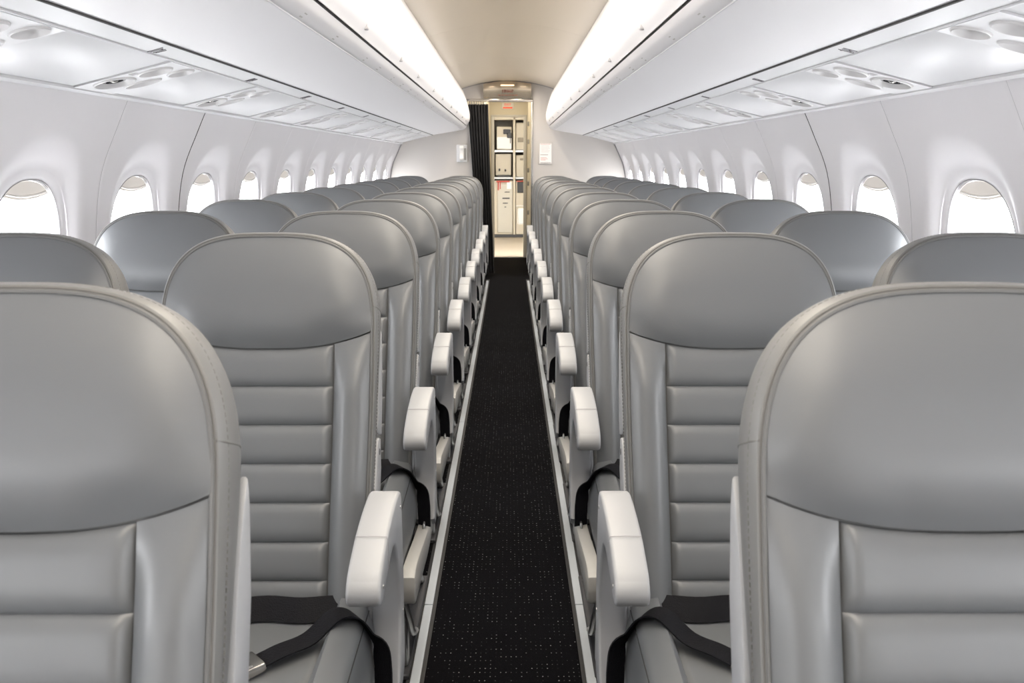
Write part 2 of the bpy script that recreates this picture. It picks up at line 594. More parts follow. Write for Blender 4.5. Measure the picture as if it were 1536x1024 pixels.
for sx, side in ((-1, 'left'), (1, 'right')):
    t = thing('overhead_bin', f'long cream-white overhead luggage bin above the {side} seats', 'overhead bin', (sx * 0.5, Y0, 1.45), 'overhead luggage bins')
    ox, oy, oz = sx * 0.5, Y0, 1.45
    def L(p):
        return (sx * p[0] - ox, p[1] - oz)
    # body: lower shell + back
    bm = bmesh.new()
    low = [L(p) for p in BIN_LOW]
    back = [L((0.766, 1.474)), L((0.79, 1.60)), L((0.79, 1.85)), L((0.60, 1.90))]
    slab_y(bm, low, 0, BEND - Y0, 0.006 * sx)
    extrude_y(bm, back, 0, BEND - Y0)
    # rear end cap
    loop = [L(p) for p in BIN_TOP] + [L(p) for p in BIN_LOW] + [L((0.79, 1.60)), L((0.79, 1.85)), L((0.6, 1.92))]
    vs = [bm.verts.new((p[0], BEND - Y0 - 0.004, p[1])) for p in loop]
    f = bm.faces.new(vs)
    bmesh.ops.triangulate(bm, faces=[f])
    recalc(bm)
    link('bin_shell', bm, BINM, t)
    # crease trim on lower lip
    bm = bmesh.new()
    c = L((0.4665, 1.5148))
    tube(bm, [(c[0], 0, c[1]), (c[0], BEND - Y0, c[1])], 0.0022, 8)
    link('lip_trim', bm, PSUM, t)
    # dark gap behind the doors
    bm = bmesh.new()
    gp = [L((0.428, 1.575)), L((0.430, 1.555)), L((0.440, 1.535))]
    extrude_y(bm, gp, 0, BEND - Y0 - 0.01)
    link('door_gap', bm, SEAMM, t)
    # black line between the bin and the service panels
    bm = bmesh.new()
    a = L((0.768, 1.4655))
    box(bm, a[0] - 0.0030, a[0] + 0.0030, 0, BEND - Y0, a[1] - 0.0030, a[1] + 0.010)
    link('bin_seal', bm, SEAMM, t, smooth=False)
    # doors
    nd_ = 7
    dl = (BEND - Y0) / nd_
    top = [L(p) for p in BIN_TOP]
    proto = None
    for k in range(nd_):
        if proto is None:
            bm = bmesh.new()
            slab_y(bm, top, 0.0004, dl - 0.0004, 0.010 * sx)
            d = link('bin_door', bm, BINM, t)
            h = []
            for yy in (0.28, 0.98):
                bm = bmesh.new()
                lx, lz = L((0.4035, 1.588))
                box(bm, lx - 0.008, lx + 0.008, yy - 0.011, yy + 0.011, lz - 0.011, lz + 0.009, bev=0.003, seg=1)
                h.append(link('door_latch', bm, GASKET_L, d))
            proto = (d, h)
        else:
            d = proto[0].copy(); COL.objects.link(d); d.parent = t
            for q in proto[1]:
                h = q.copy(); COL.objects.link(h); h.parent = d
        d.location = (0, k * dl, 0)
    # faint labels on the lower lip
    bm = bmesh.new()
    rr = random.Random(7)
    yy = 2.0
    cx, cz = L((0.449, 1.5235))
    du = Vector((0, 1, 0)); dv = Vector((sx * (0.436 - 0.462), 0, 1.531 - 1.517)).normalized()
    nn = Vector((-sx * 0.47, 0, -0.88))
    while yy < BEND - Y0 - 0.3:
        w = rr.choice((0.012, 0.02, 0.03)); 
        tmark(bm, (cx, yy, cz), du, dv, [((-w, -0.006), (w, -0.006)), ((-w, 0.006), (w, 0.006)), ((-w, -0.006), (-w, 0.006)), ((0.0, -0.006), (0.0, 0.006))], 0.005, nn)
        yy += rr.uniform(0.30, 0.55)
    link('lip_label', bm, INK_L, t, smooth=False)

# ------------------------------------------------------------------ service panels under the bins
PA = Vector((0.772, 1.4645)); PB = Vector((1.100, 1.3835))     # inner and outer edge
PD = (PB - PA); PLEN = PD.length; PD = PD.normalized(); PN = Vector((PD.y, -PD.x))   # normal pointing down
if PN.y > 0:
    PN = -PN
def pp(sx, s, y, h=0.0):
    q = PA + PD * s + PN * h
    return (sx * q.x, y, q.y)
PSU_Y = [1.75 - 0.80 * 2, 1.75 - 0.80] + [1.75 + 0.808 * k for k in range(10)]
def pbox(bm, sx, s0, s1, y0, y1, h0, h1, bev=0.0, mi=0):
    vs = [bm.verts.new(pp(sx, s, y, h)) for h in (h0, h1) for y in (y0, y1) for s in (s0, s1)]
    q = [(0, 2, 3, 1), (4, 5, 7, 6), (0, 1, 5, 4), (1, 3, 7, 5), (3, 2, 6, 7), (2, 0, 4, 6)]
    fs = [bm.faces.new([vs[i] for i in f]) for f in q]
    bmesh.ops.recalc_face_normals(bm, faces=fs)
    for f in fs:
        f.material_index = mi
    if bev > 0:
        es = set(e for f in fs for e in f.edges)
        bmesh.ops.bevel(bm, geom=list(es), offset=bev, segments=2, profile=0.5, affect='EDGES')
def dish(bm, sx, s, y, a, b, h, depth, n=40, rim=0.010):
    """a raised oval rim with a sunken bowl"""
    rs = []
    for (f, hh) in ((1.0 + rim / min(a, b), 0.003), (1.0 + rim * 0.75 / min(a, b), h * 0.75), (1.0 + rim * 0.4 / min(a, b), h), (1.0, h - 0.0008), (0.92, h - depth * 0.35), (0.80, h - depth * 0.8), (0.55, h - depth), (0.12, h - depth)):
        rs.append([pp(sx, s + a * f * math.cos(2 * PI * k / n), y + b * f * math.sin(2 * PI * k / n), hh) for k in range(n)])
    rings(bm, rs, True, False, True)
def ball(bm, sx, s, y, a, b, h, hh, n=24):
    rs = []
    for k in range(7):
        th = k / 6 * PI / 2
        rs.append([pp(sx, s + a * math.cos(th) * math.cos(2 * PI * q / n), y + b * math.cos(th) * math.sin(2 * PI * q / n), h + hh * math.sin(th)) for q in range(n)])
    rings(bm, rs[:-1], True, False, True)
tn = 0
S_IN, S_OUT = 0.062, PLEN - 0.012
for sx, side in ((-1, 'left'), (1, 'right')):
    tn += 1
    bm = bmesh.new()
    pbox(bm, sx, -0.001, S_IN - 0.001, Y0, BEND, -0.012, 0.0)       # row-number channel
    pbox(bm, sx, S_IN - 0.003, S_IN + 0.0005, Y0, BEND, -0.012, 0.0035, bev=0.0008)
    tr = struct(link('trim_%d' % tn, bm, PSUM))
    tn += 1
    bm = bmesh.new()
    pts = [pp(sx, PLEN - 0.013, 0, -0.002), pp(sx, PLEN - 0.012, 0, 0.007), pp(sx, PLEN + 0.004, 0, 0.0085), pp(sx, PLEN + 0.012, 0, 0.004), pp(sx, PLEN + 0.010, 0, -0.014)]
    extrude_y(bm, [(p[0], p[2]) for p in pts], Y0, Y1)
    struct(link('trim_%d' % tn, bm, PSUM))
    # backing above the service panels
    bm = bmesh.new()
    pbox(bm, sx, S_IN - 0.004, PLEN + 0.03, Y0, Y1, -0.042, -0.030)
    struct(link('ceiling_soffit_' + side, bm, GASKET_L, smooth=False))
    # row markings: short illegible strokes printed on the channel, one cluster per row
    rr = random.Random(11 if sx < 0 else 23)
    for i, y in enumerate(PSU_Y):
        ym = y + 0.53
        if ym > BEND - 0.3:
            continue
        bm = bmesh.new()
        lines = []
        x = -0.032
        for c_ in range(rr.choice((3, 4))):
            hgt = rr.uniform(0.013, 0.020)
            lean = rr.uniform(-0.003, 0.006)
            lines.append(((x, -hgt), (x + lean, hgt)))
            if rr.random() < 0.6:
                z = rr.uniform(-0.6, 0.9) * hgt
                lines.append(((x, z), (x + 0.014, z - 0.004)))
            if rr.random() < 0.4:
                lines.append(((x, hgt), (x + 0.013, -hgt)))
            x += 0.022
        du = Vector((0, 0.62, 0)); dv = Vector((sx * PD.x, 0, PD.y))
        tmark(bm, pp(sx, 0.038, ym, 0.0004), du, dv, lines, 0.0015, (sx * PN.x, 0, PN.y))
        link('row_marking', bm, INK, tr, smooth=False)
    # units and blank panels
    HL = 0.118
    unit = None; blank = None
    nvis = 0
    for i, y in enumerate(PSU_Y):
        if y + HL > BEND + 0.2:
            continue
        
        lab = f'oval-vented white reading-light and air-vent unit over the {side} seats, number {i} from the front' if i else ''
        word = ['hidden', 'first', 'second', 'third', 'fourth', 'fifth', 'sixth', 'seventh', 'eighth', 'ninth', 'tenth', 'eleventh'][i]
        lab = f'white reading-light and air-vent unit above the {side} seats, {word} from the front'
        if unit is None:
            t = thing('passenger_service_unit', lab, 'service unit', pp(sx, (S_IN + S_OUT) / 2, y), f'service units over the {side} seats')
            base = Vector(pp(sx, (S_IN + S_OUT) / 2, 0))
            def fin(bm):
                bmesh.ops.translate(bm, verts=bm.verts, vec=-base)
                recalc(bm)
                return bm
            BOWLS = [('air_vent', 0.248, -0.042, 0.046, 0.058), ('reading_light', 0.135, -0.050, 0.040, 0.040), ('reading_light', 0.105, 0.058, 0.032, 0.036), ('reading_light', 0.215, 0.066, 0.046, 0.030)]
            NB = 40
            bm = bmesh.new()
            edges = []
            def loop_(pts):
                vs = [bm.verts.new(p) for p in pts]
                es = [bm.edges.new((vs[q], vs[(q + 1) % len(vs)])) for q in range(len(vs))]
                edges.extend(es)
                return vs
            sa, sb = S_IN + 0.0025, S_OUT - 0.002
            rect = [(sa, -HL), (sb, -HL), (sb, HL), (sa, HL)]
            ov = loop_([pp(sx, p[0], p[1], 0.004) for p in rect])
            for (_, s0, yy, a, b) in BOWLS:
                loop_([pp(sx, s0 + a * math.cos(2 * PI * q / NB), yy + b * math.sin(2 * PI * q / NB), 0.004) for q in range(NB)])
            bmesh.ops.triangle_fill(bm, edges=edges, use_beauty=True)
            lo = [bm.verts.new(pp(sx, p[0], p[1], -0.008)) for p in rect]
            for q in range(4):
                bm.faces.new((ov[q], ov[(q + 1) % 4], lo[(q + 1) % 4], lo[q]))
            link('unit_panel', fin(bm), PSUM, t)
            for nm, s0, yy, a, b in BOWLS:
                bm = bmesh.new()
                dep = 0.016 if nm == 'air_vent' else 0.017
                prof_ = [(1.16, 0.0035), (1.12, 0.0075), (1.05, 0.0085), (1.0, 0.0060), (0.97, -0.002), (0.90, 0.004 - dep * 0.6), (0.78, 0.004 - dep * 0.9), (0.5, 0.004 - dep), (0.1, 0.004 - dep)]
                rings(bm, [[pp(sx, s0 + a * f * math.cos(2 * PI * q / NB), yy + b * f * math.sin(2 * PI * q / NB), hh) for q in range(NB)] for f, hh in prof_], True, False, True)
                v = link(nm, fin(bm), BOWLM, t)
                if nm == 'air_vent':
                    bm = bmesh.new(); ball(bm, sx, s0, yy, 0.016, 0.019, 0.003 - dep, 0.017)
                    link('vent_nozzle', fin(bm), CHROME, v)
                    bm = bmesh.new()
                    rings(bm, [[pp(sx, s0 + 0.024 * f * math.cos(2 * PI * q / 24), yy + 0.028 * f * math.sin(2 * PI * q / 24), 0.004 - dep + hh) for q in range(24)] for f, hh in ((1.30, 0.0005), (1.20, 0.0125), (0.90, 0.0135), (0.80, 0.001))], True)
                    link('vent_collar', fin(bm), LENS, v)
                else:
                    bm = bmesh.new(); ball(bm, sx, s0, yy, a * 0.5, b * 0.5, 0.003 - dep, 0.008)
                    link('light_lens', fin(bm), GASKET_L, v)
            bm = bmesh.new()
            for k in range(5):
                pbox(bm, sx, 0.165, 0.185, -0.105 + k * 0.006, -0.1025 + k * 0.006, 0.0035, 0.0052)
            link('speaker_grille', fin(bm), GASKET_L, t, smooth=False)
            unit = t
        else:
            t = unit.copy(); COL.objects.link(t); t['label'] = lab
            for ch in unit.children:
                c = ch.copy(); COL.objects.link(c); c.parent = t
                for g in ch.children:
                    e = g.copy(); COL.objects.link(e); e.parent = c
        t.location = pp(sx, (S_IN + S_OUT) / 2, y)
        # the blank panel after it
        ya, yb = y + HL, (PSU_Y[i + 1] - HL if i + 1 < len(PSU_Y) else BEND)
        lab = f'plain white ceiling panel above the {side} seats, behind the {word} air-vent unit from the front'
        ym = (ya + yb) / 2
        hw = (0.80 - 2 * HL) / 2 - 0.0015
        if blank is None:
            bm = bmesh.new()
            pbox(bm, sx, S_IN + 0.0025, S_OUT - 0.002, -hw, hw, -0.010, 0.0005, bev=0.002)
            bmesh.ops.translate(bm, verts=bm.verts, vec=-base)
            blank = link('blank_panel', bm, PSUM)
            o = blank
        else:
            o = blank.copy(); COL.objects.link(o)
        o.location = pp(sx, (S_IN + S_OUT) / 2, ym)
        if i + 1 >= len(PSU_Y) or yb > BEND:
            o.location = pp(sx, (S_IN + S_OUT) / 2, min(ym, BEND - hw))
        tag(o, lab, 'ceiling panel', f'blank panels over the {side} seats')

# ------------------------------------------------------------------ seats
REC = math.radians(15.7)
ST, CT = math.sin(REC), math.cos(REC)
BZ = 0.385            # height of the bottom of the backrest front
VTOP, VSH, W0 = 0.692, 0.492, 0.200
def bk(u, v, w):
    """backrest coordinates: u across, v up the back, w out of the cushion towards the sitter"""
    return (u, v * ST - w * CT, BZ + v * CT + w * ST)
def Wv(v):
    """half width of the cushion outline below the shoulder"""
    return 0.191 + 0.009 * sstep(0.0, 0.45, v)
NEX = 3.05
def seam_v(u):
    a = abs(u) / W0
    return 0.476 + 0.034 * a ** 2.6
def outline(n_side=26, n_top=54, grow=0.0, vb=0.0):
    pts = []
    for i in range(n_side):
        v = vb + (VSH - vb) * i / n_side
        pts.append((Wv(v) + grow, v))
    for i in range(n_top + 1):
        th = PI * i / n_top
        c, s = math.cos(th), math.sin(th)
        u = math.copysign(abs(c) ** (2 / NEX), c) * (W0 + grow)
        v = VSH + (VTOP - VSH + grow) * abs(s) ** (2 / NEX)
        pts.append((u, v))
    for i in range(n_side):
        v = VSH - (VSH - vb) * (i + 1) / n_side
        pts.append((-Wv(v) - grow, v))
    return pts
def top_v(u):
    a = min(1.0, abs(u) / W0)
    return VSH + (VTOP - VSH) * max(0.0, 1 - a ** NEX) ** (1 / NEX)
UP = 0.127
def up_(v):
    return 0.121 + 0.006 * sstep(0, 0.45, v)

def seat_parts(sx, middle=False):
    """sx: -1 seat left of the aisle (armrest on +x), +1 right of the aisle (armrest on -x)"""
    a = -sx     # direction of the aisle in local x
    P = {}
    # --- backrest shell: border gusset and rear
    bm = bmesh.new()
    rs = []
    for (w, gt, gb) in ((0.000, -0.003, -0.003), (0.004, 0.000, 0.000), (0.002, 0.004, 0.004), (-0.008, 0.008, 0.0065), (-0.028, 0.0095, 0.0055), (-0.048, 0.0085, 0.0010), (-0.068, 0.004, -0.007), (-0.084, -0.004, -0.016), (-0.096, -0.014, -0.026), (-0.102, -0.028, -0.038), (-0.103, -0.05, -0.055)):
        ot, ob = outline(grow=gt, vb=-0.03), outline(grow=gb, vb=-0.03)
        ring = []
        for p, q in zip(ot, ob):
            k = sstep(0.28, 0.56, p[1])
            ring.append(bk(q[0] + (p[0] - q[0]) * k, q[1] + (p[1] - q[1]) * k, w))
        rs.append(ring)
    V = rings(bm, rs, True)
    f = bm.faces.new(V[-1]); bmesh.ops.triangulate(bm, faces=[f])
    # floor behind the cushion panels
    f = bm.faces.new([bm.verts.new(bk(u, v, -0.004)) for (u, v) in outline(grow=-0.002, vb=-0.03)]); bmesh.ops.triangulate(bm, faces=[f])
    recalc(bm)
    P['backrest'] = (bm, LEATHER_EDGE)
    # --- piping
    bm = bmesh.new()
    tube(bm, [bk(u, v, 0.0040) for (u, v) in outline(grow=-0.0022, vb=-0.02)], 0.0024, 6)
    P['piping'] = (bm, PIPING)
    # --- stitching on the border
    bm = bmesh.new()
    o1 = outline(60, 110, grow=0.0082, vb=0.0)
    pts = [bk(u, v, -0.013) for (u, v) in o1]
    # resample into dashes
    acc = 0; cur = []
    P3 = [Vector(p) for p in pts]
    d = 0.0; dash = 0.0042; gap = 0.0026; on = True; need = dash
    i = 0; pos = P3[0]; start = pos
    while i < len(P3) - 1:
        seg = (P3[i + 1] - pos)
        l = seg.length
        if l < need:
            need -= l; i += 1; pos = P3[i]
        else:
            pos = pos + seg * (need / l)
            if on:
                tube(bm, [start, pos], 0.0006, 4)
            on = not on; need = dash if on else gap
            start = pos
    # cross seams of the border
    for s_ in (-1, 1):
        tube(bm, [bk(s_ * (W0 * 0.985 + g), 0.556 + 0.1 * w, w) for (w, g) in ((0.003, 0.003), (-0.008, 0.0083), (-0.028, 0.0098), (-0.048, 0.0088), (-0.064, 0.0058))], 0.0015, 5)
    # groove line next to the piping
    tube(bm, [bk(u, v, 0.0030) for (u, v) in outline(grow=0.0012, vb=-0.02)], 0.0013, 5)
    P['stitching'] = (bm, STITCH)
    # --- headrest
    bm = bmesh.new()
    NU, NV = 64, 26
    def hr(i, j):
        x = 2 * i - 1
        u = math.sin(x * PI / 2) * 0.6 + x * 0.4
        u *= (W0 - 0.003)
        v0, v1 = seam_v(u) + 0.0012, max(top_v(u) - 0.003, seam_v(u) + 0.0014)
        b = j
        v = v0 + (v1 - v0) * b
        ua = abs(u) / W0
        du = (W0 - abs(u)); dv0 = (v - v0); dv1 = (v1 - v)
        ed = min(1.0, du / 0.085) 
        p = (1 - (1 - ed) ** 2.4)
        q = 1 - (1 - min(1, dv0 / 0.075)) ** 2.4
        r = 1 - (1 - min(1, dv1 / 0.10)) ** 2.2
        w = 0.004 + 0.021 * p * q * r
        w += 0.0022 * math.sin(u * 42) * math.exp(-((v - v0 - 0.015) / 0.02) ** 2) * (abs(u) > 0.06)
        return bk(u, v, w)
    grid(bm, hr, NU, NV)
    P['headrest'] = (bm, LEATHER)
    # --- bolsters
    for nm, s_ in (('bolster_a', 1), ('bolster_b', -1)):
        bm = bmesh.new()
        def bo(i, j, s_=s_):
            v = j
            u0 = UP; u1 = W0
            vt = None
            # iterate for top seam
            vv = -0.03 + j * (0.52 + 0.03)
            ua = up_(vv) + 0.0012 + (Wv(vv) - 0.003 - up_(vv) - 0.0012) * i
            vmax = seam_v(ua) - 0.0012
            vv = -0.03 + j * (vmax + 0.03)
            ua = up_(vv) + 0.0012 + (Wv(vv) - 0.003 - up_(vv) - 0.0012) * i
            ed = 1 - abs(2 * i - 1)
            p = 1 - (1 - min(1, ed / 0.95)) ** 2.2
            q = 1 - (1 - min(1, (vmax - vv) / 0.10)) ** 1.6
            w = 0.003 + 0.021 * p * q
            return bk(s_ * ua, vv, w)
        grid(bm, bo, 18, 70)
        recalc(bm)
        P[nm] = (bm, LEATHER)
    # --- ribbed centre panel
    bm = bmesh.new()
    cuts = [-0.03, 0.048, 0.118, 0.190, 0.262, 0.334, 0.406, 0.478]
    vs = []
    for c0, c1 in zip(cuts[:-1], cuts[1:]):
        for k in range(12):
            t = k / 12
            t = 0.5 - 0.5 * math.cos(PI * t) if True else t
            vs.append((c0 + (c1 - c0) * t, t))
    vs.append((cuts[-1], 1.0))
    NV = len(vs) - 1
    rr = random.Random(3)
    def rp(i, j):
        v, t = vs[round(j * NV)]
        u = (2 * i - 1) * (up_(v) - 0.0012)
        if v > 0.44:
            v = v + (seam_v(u) - 0.0012 - 0.478) * sstep(0.44, 0.478, v)
        puff = (1 - (2 * t - 1) ** 4) ** 0.75
        ed = min(1, (1 - abs(2 * i - 1)) / 0.10)
        e2 = 1 - (1 - ed) ** 2
        w = -0.002 + 0.0095 * puff * e2 + 0.0025 * e2
        # leather dimples at the seam of the ribs near the bolster
        w += 0.0012 * math.sin(u * 70 + v * 20) * math.exp(-((1 - abs(2 * i - 1)) / 0.25) ** 2) * e2
        return bk(u, v, w)
    grid(bm, rp, 40, NV)
    P['ribbed_panel'] = (bm, LEATHER)
    # --- seat cushion
    bm = bmesh.new()
    CY0, CY1 = -0.470, 0.005
    CZT = 0.372
    def cush(i, j):
        # i across, j front -> back
        x = (2 * i - 1)
        u = x * 0.218
        ya = CY0 + (CY1 - CY0) * j
        e = min(1, (1 - abs(x)) / 0.16)
        z = CZT - 0.060 * (1 - e) ** 2.6
        fe = min(1, j / 0.14)
        z -= 0.075 * (1 - fe) ** 2.4
        bol = sstep(0.60, 0.70, abs(x)) * (1 - (max(0, abs(x) - 0.66) / 0.34) ** 2)
        z += 0.042 * bol * (0.3 + 0.7 * j)
        g = math.exp(-((abs(x) - 0.605) / 0.012) ** 2)
        z -= 0.006 * g
        return (u, ya, z)
    V = grid(bm, cush, 72, 36)
    # skirts
    rim = [V[0][i] for i in range(73)] + [V[j][72] for j in range(1, 37)] + [V[36][i] for i in range(71, -1, -1)] + [V[j][0] for j in range(35, 0, -1)]
    low = [bm.verts.new((v.co.x * 0.97, v.co.y * 0.985, 0.262)) for v in rim]
    n = len(rim)
    for i in range(n):
        bm.faces.new((rim[i], rim[(i + 1) % n], low[(i + 1) % n], low[i]))
    recalc(bm)
    P['seat_cushion'] = (bm, LEATHER)
    # seam line of the cushion bolsters
    bm = bmesh.new()
    for s_ in (-1, 1):
        for frac, rad in ((0.915, 0.0011),):
            pts = []
            for k in range(25):
                j = 0.04 + 0.94 * k / 24
                p = cush(0.5 + s_ * frac / 2, j)
                pts.append((p[0], p[1], p[2] + 0.0006))
            tube(bm, pts, rad, 5)
        pts = []
        for k in range(25):
            j = 0.04 + 0.94 * k / 24
            p = cush(0.5 + s_ * 0.605 / 2, j)
            pts.append((p[0], p[1], p[2] + 0.0004))
        tube(bm, pts, 0.0015, 5)
    P['cushion_seam'] = (bm, THREAD)
    # --- belts: rear strap lying in the crease, buckle strap towards the camera
    def ctop(u, y, up=0.003):
        i = 0.5 + u / 0.436; j = (y - CY0) / (CY1 - CY0)
        return Vector((u, y, cush(i, j)[2] + up))
    bm = bmesh.new()
    N = 20
    pts, nr, wd = [], [], []
    for k in range(N + 1):
        u = -0.19 + 0.34 * k / N
        pts.append((a * u, -0.026 - 0.004 * math.sin(k * 0.9), CZT + 0.022)); nr.append((0, -0.8, 0.6)); wd.append((0, 0.6, 0.8))
    ribbon(bm, pts, nr, wd, 0.046, 0.0025)
    # buckle strap: from the buckle near the middle to the aisle edge, over the bolster and down to the frame
    ctrl = [(0.040, -0.195, 0.012), (0.075, -0.165, 0.018), (0.115, -0.128, 0.020), (0.155, -0.095, 0.012), (0.185, -0.075, 0.010), (0.207, -0.068, 0.012)]
    pts = [ctop(a * u, y, up) for (u, y, up) in ctrl]
    pts += [Vector((a * 0.228, -0.076, 0.350)), Vector((a * 0.2345, -0.090, 0.320)), Vector((a * 0.2365, -0.102, 0.290)), Vector((a * 0.2370, -0.106, 0.265))]
    pts = cat(pts, 5)
    nr, wd = [], []
    for k, p in enumerate(pts):
        t = (pts[min(k + 1, len(pts) - 1)] - pts[max(k - 1, 0)]).normalized()
        f = k / (len(pts) - 1)
        # width direction swings from across the strap on the cushion to fore-aft on the side
        wdir = Vector((-a * 0.60, 0.80, 0.0)).lerp(Vector((-a * 0.75, 0.66, 0)), sstep(0.4, 0.75, f))
        wdir = (wdir - t * wdir.dot(t)).normalized()
        wd.append(wdir); nr.append(t.cross(wdir))
    ribbon(bm, pts, nr, wd, 0.044, 0.0026)
    P['seat_belt'] = (bm, STRAP)
    # crumpled tag end hanging by the anchor
    bm = bmesh.new()
    b0 = pts[0]; t0 = (pts[0] - pts[3]).normalized()
    side = wd[0]; n0 = t0.cross(side).normalized()
    if n0.z < 0:
        n0 = -n0
    M = Matrix((side, t0, n0)).transposed().to_4x4()
    M.translation = b0 + t0 * 0.012
    box(bm, -0.026, 0.026, -0.020, 0.036, -0.006, 0.010, bev=0.004, seg=2)
    box(bm, -0.022, 0.022, 0.000, 0.034, 0.009, 0.0135, bev=0.002, seg=1)
    bmesh.ops.transform(bm, matrix=M, verts=bm.verts)
    P['belt_buckle'] = (bm, CHROME)
    bm = bmesh.new()
    q = pts[-1]
    box(bm, q.x - 0.003, q.x + 0.003, q.y - 0.022, q.y + 0.022, q.z - 0.035, q.z + 0.012, bev=0.002, seg=1)
    P['belt_anchor'] = (bm, METAL)
    # --- aisle armrest: an arch seen from the side (y,z)
    top = cat([(0.035, 0.550), (0.030, 0.592), (0.005, 0.606), (-0.05, 0.606), (-0.11, 0.600), (-0.17, 0.588), (-0.235, 0.566), (-0.258, 0.550)], 6)
    nose = [(-0.266, 0.538), (-0.266, 0.526), (-0.258, 0.515), (-0.246, 0.511)]
    under = cat([(-0.232, 0.512), (-0.17, 0.530), (-0.11, 0.541), (-0.065, 0.532), (-0.035, 0.495), (-0.020, 0.44), (-0.015, 0.37), (-0.035, 0.31), (-0.055, 0.262)], 6)
    rear = cat([(-0.02, 0.235), (0.03, 0.262), (0.036, 0.33), (0.040, 0.42), (0.040, 0.50)], 5)
    prof = [(p[0], p[1]) for p in top] + nose + [(p[0], p[1]) for p in under] + [(p[0], p[1]) for p in rear]
    bm = bmesh.new()
    ac, aw = (0.2335, 0.0145) if middle else (0.232, 0.0275)
    x0, x1 = a * ac - aw, a * ac + aw
    prism(bm, prof, x0, x1, bev=0.006, seg=3)
    P['armrest'] = (bm, PLASTIC)
    bm = bmesh.new()
    for (yy, zz) in ((0.010, 0.575), (-0.232, 0.536), (0.02, 0.37)):
        rs = [[(a * (ac + aw - 0.0001 + h), yy + r * math.cos(2 * PI * k / 10), zz + r * math.sin(2 * PI * k / 10)) for k in range(10)] for (h, r) in ((-0.002, 0.0035), (0.0008, 0.0035), (0.0012, 0.0015))]
        rings(bm, rs, True, False, True)
    P['armrest_screw'] = (bm, METAL)
    bm = bmesh.new()
    tube(bm, [(a * ac + s_ * (aw + 0.0002), -0.165, 0.5915 - dz) for s_, dz in ((-1, 0.012), (-0.93, 0.0005), (0.0, -0.0003), (0.93, 0.0005), (1, 0.012), (1.0, 0.058))], 0.0006, 4)
    P['armrest_joint'] = (bm, GASKET)
    # --- pale fin on the side of the back and its pivot bracket
    def fin(pro, u0, u1, bev):
        bm = bmesh.new()
        A = [bm.verts.new(bk(u0, v, w)) for (v, w) in pro]
        B = [bm.verts.new(bk(u1, v, w)) for (v, w) in pro]
        n = len(pro)
        fa = bm.faces.new(A); fb = bm.faces.new(B[::-1])
        for i in range(n):
            bm.faces.new((A[i], B[i], B[(i + 1) % n], A[(i + 1) % n]))
        recalc(bm)
        bmesh.ops.bevel(bm, geom=list(fa.edges) + list(fb.edges), offset=bev, segments=2, profile=0.5, affect='EDGES')
        bmesh.ops.triangulate(bm, faces=[f for f in bm.faces if len(f.verts) > 6])
        return bm
    fp = cat([(0.520, -0.095), (0.48, -0.080), (0.42, -0.068), (0.35, -0.062), (0.330, -0.060), (0.316, -0.068), (0.314, -0.085)], 5) + [Vector((0.314, -0.112)), Vector((0.40, -0.116)), Vector((0.49, -0.105))]
    bm = fin([(p.x, p.y) for p in fp], a * 0.1935, a * 0.2035, 0.003)
    P['side_fin'] = (bm, PLASTIC)
    bp = cat([(0.308, -0.085), (0.304, -0.060), (0.25, -0.040), (0.16, -0.018), (0.05, 0.00), (-0.02, 0.010)], 5) + [Vector((-0.06, -0.02)), Vector((-0.02, -0.05)), Vector((0.10, -0.07)), Vector((0.25, -0.10))]
    bm = fin([(p.x, p.y) for p in bp], a * 0.1960, a * 0.2050, 0.003)
    P['pivot_bracket'] = (bm, PLASTIC)
    bm = bmesh.new()
    c = Vector(bk(a * 0.2042, 0.282, -0.072))
    rs = [[(c.x + a * h, c.y + r * math.cos(2 * PI * k / 12), c.z + r * math.sin(2 * PI * k / 12)) for k in range(12)] for (h, r) in ((-0.002, 0.007), (0.0014, 0.0065), (0.0018, 0.003))]
    rings(bm, rs, True, False, True)
    P['pivot_bolt'] = (bm, DARKM)
    # --- under-frame: aisle side rail, cross tubes, two legs, floor foot
    bm = bmesh.new()
    rail_top = cat([(0.045, 0.262), (-0.02, 0.262), (-0.10, 0.262), (-0.20, 0.272), (-0.33, 0.290), (-0.43, 0.300), (-0.472, 0.290)], 5)
    rail_bot = cat([(-0.480, 0.262), (-0.470, 0.228), (-0.43, 0.222), (-0.30, 0.215), (-0.15, 0.205), (0.0, 0.210), (0.045, 0.225)], 5)
    prism(bm, [(p.x, p.y) for p in rail_top] + [(p.x, p.y) for p in rail_bot], a * 0.2335 - 0.016, a * 0.2335 + 0.016, bev=0.006, seg=2)
    P['side_rail'] = (bm, PLASTIC_D)
    bm = bmesh.new()
    tube(bm, [(-0.215, -0.34, 0.235), (0.215, -0.34, 0.235)], 0.020, 12)
    tube(bm, [(-0.215, -0.06, 0.225), (0.215, -0.06, 0.225)], 0.020, 12)
    box(bm, -0.21, 0.21, -0.45, 0.0, 0.248, 0.266)
    P['cross_frame'] = (bm, DARKM)
    lx = a * 0.200
    bm = bmesh.new()
    box(bm, lx - 0.016, lx + 0.016, -0.362, -0.322, 0.012, 0.235, bev=0.004, seg=1)
    P['leg_front'] = (bm, METAL)
    bm = bmesh.new()
    pts = cat([(lx, -0.05, 0.215), (lx, -0.02, 0.15), (lx, 0.05, 0.06), (lx, 0.10, 0.018)], 4)
    tube(bm, pts, 0.014, 8)
    P['leg_rear'] = (bm, METAL)
    bm = bmesh.new()
    pts = cat([(a * 0.222, -0.455, 0.225), (a * 0.2245, -0.40, 0.16), (a * 0.222, -0.30, 0.07), (a * 0.218, -0.20, 0.022)], 4)
    tube(bm, pts, 0.0085, 8)
    P['brace'] = (bm, METAL)
    bm = bmesh.new()
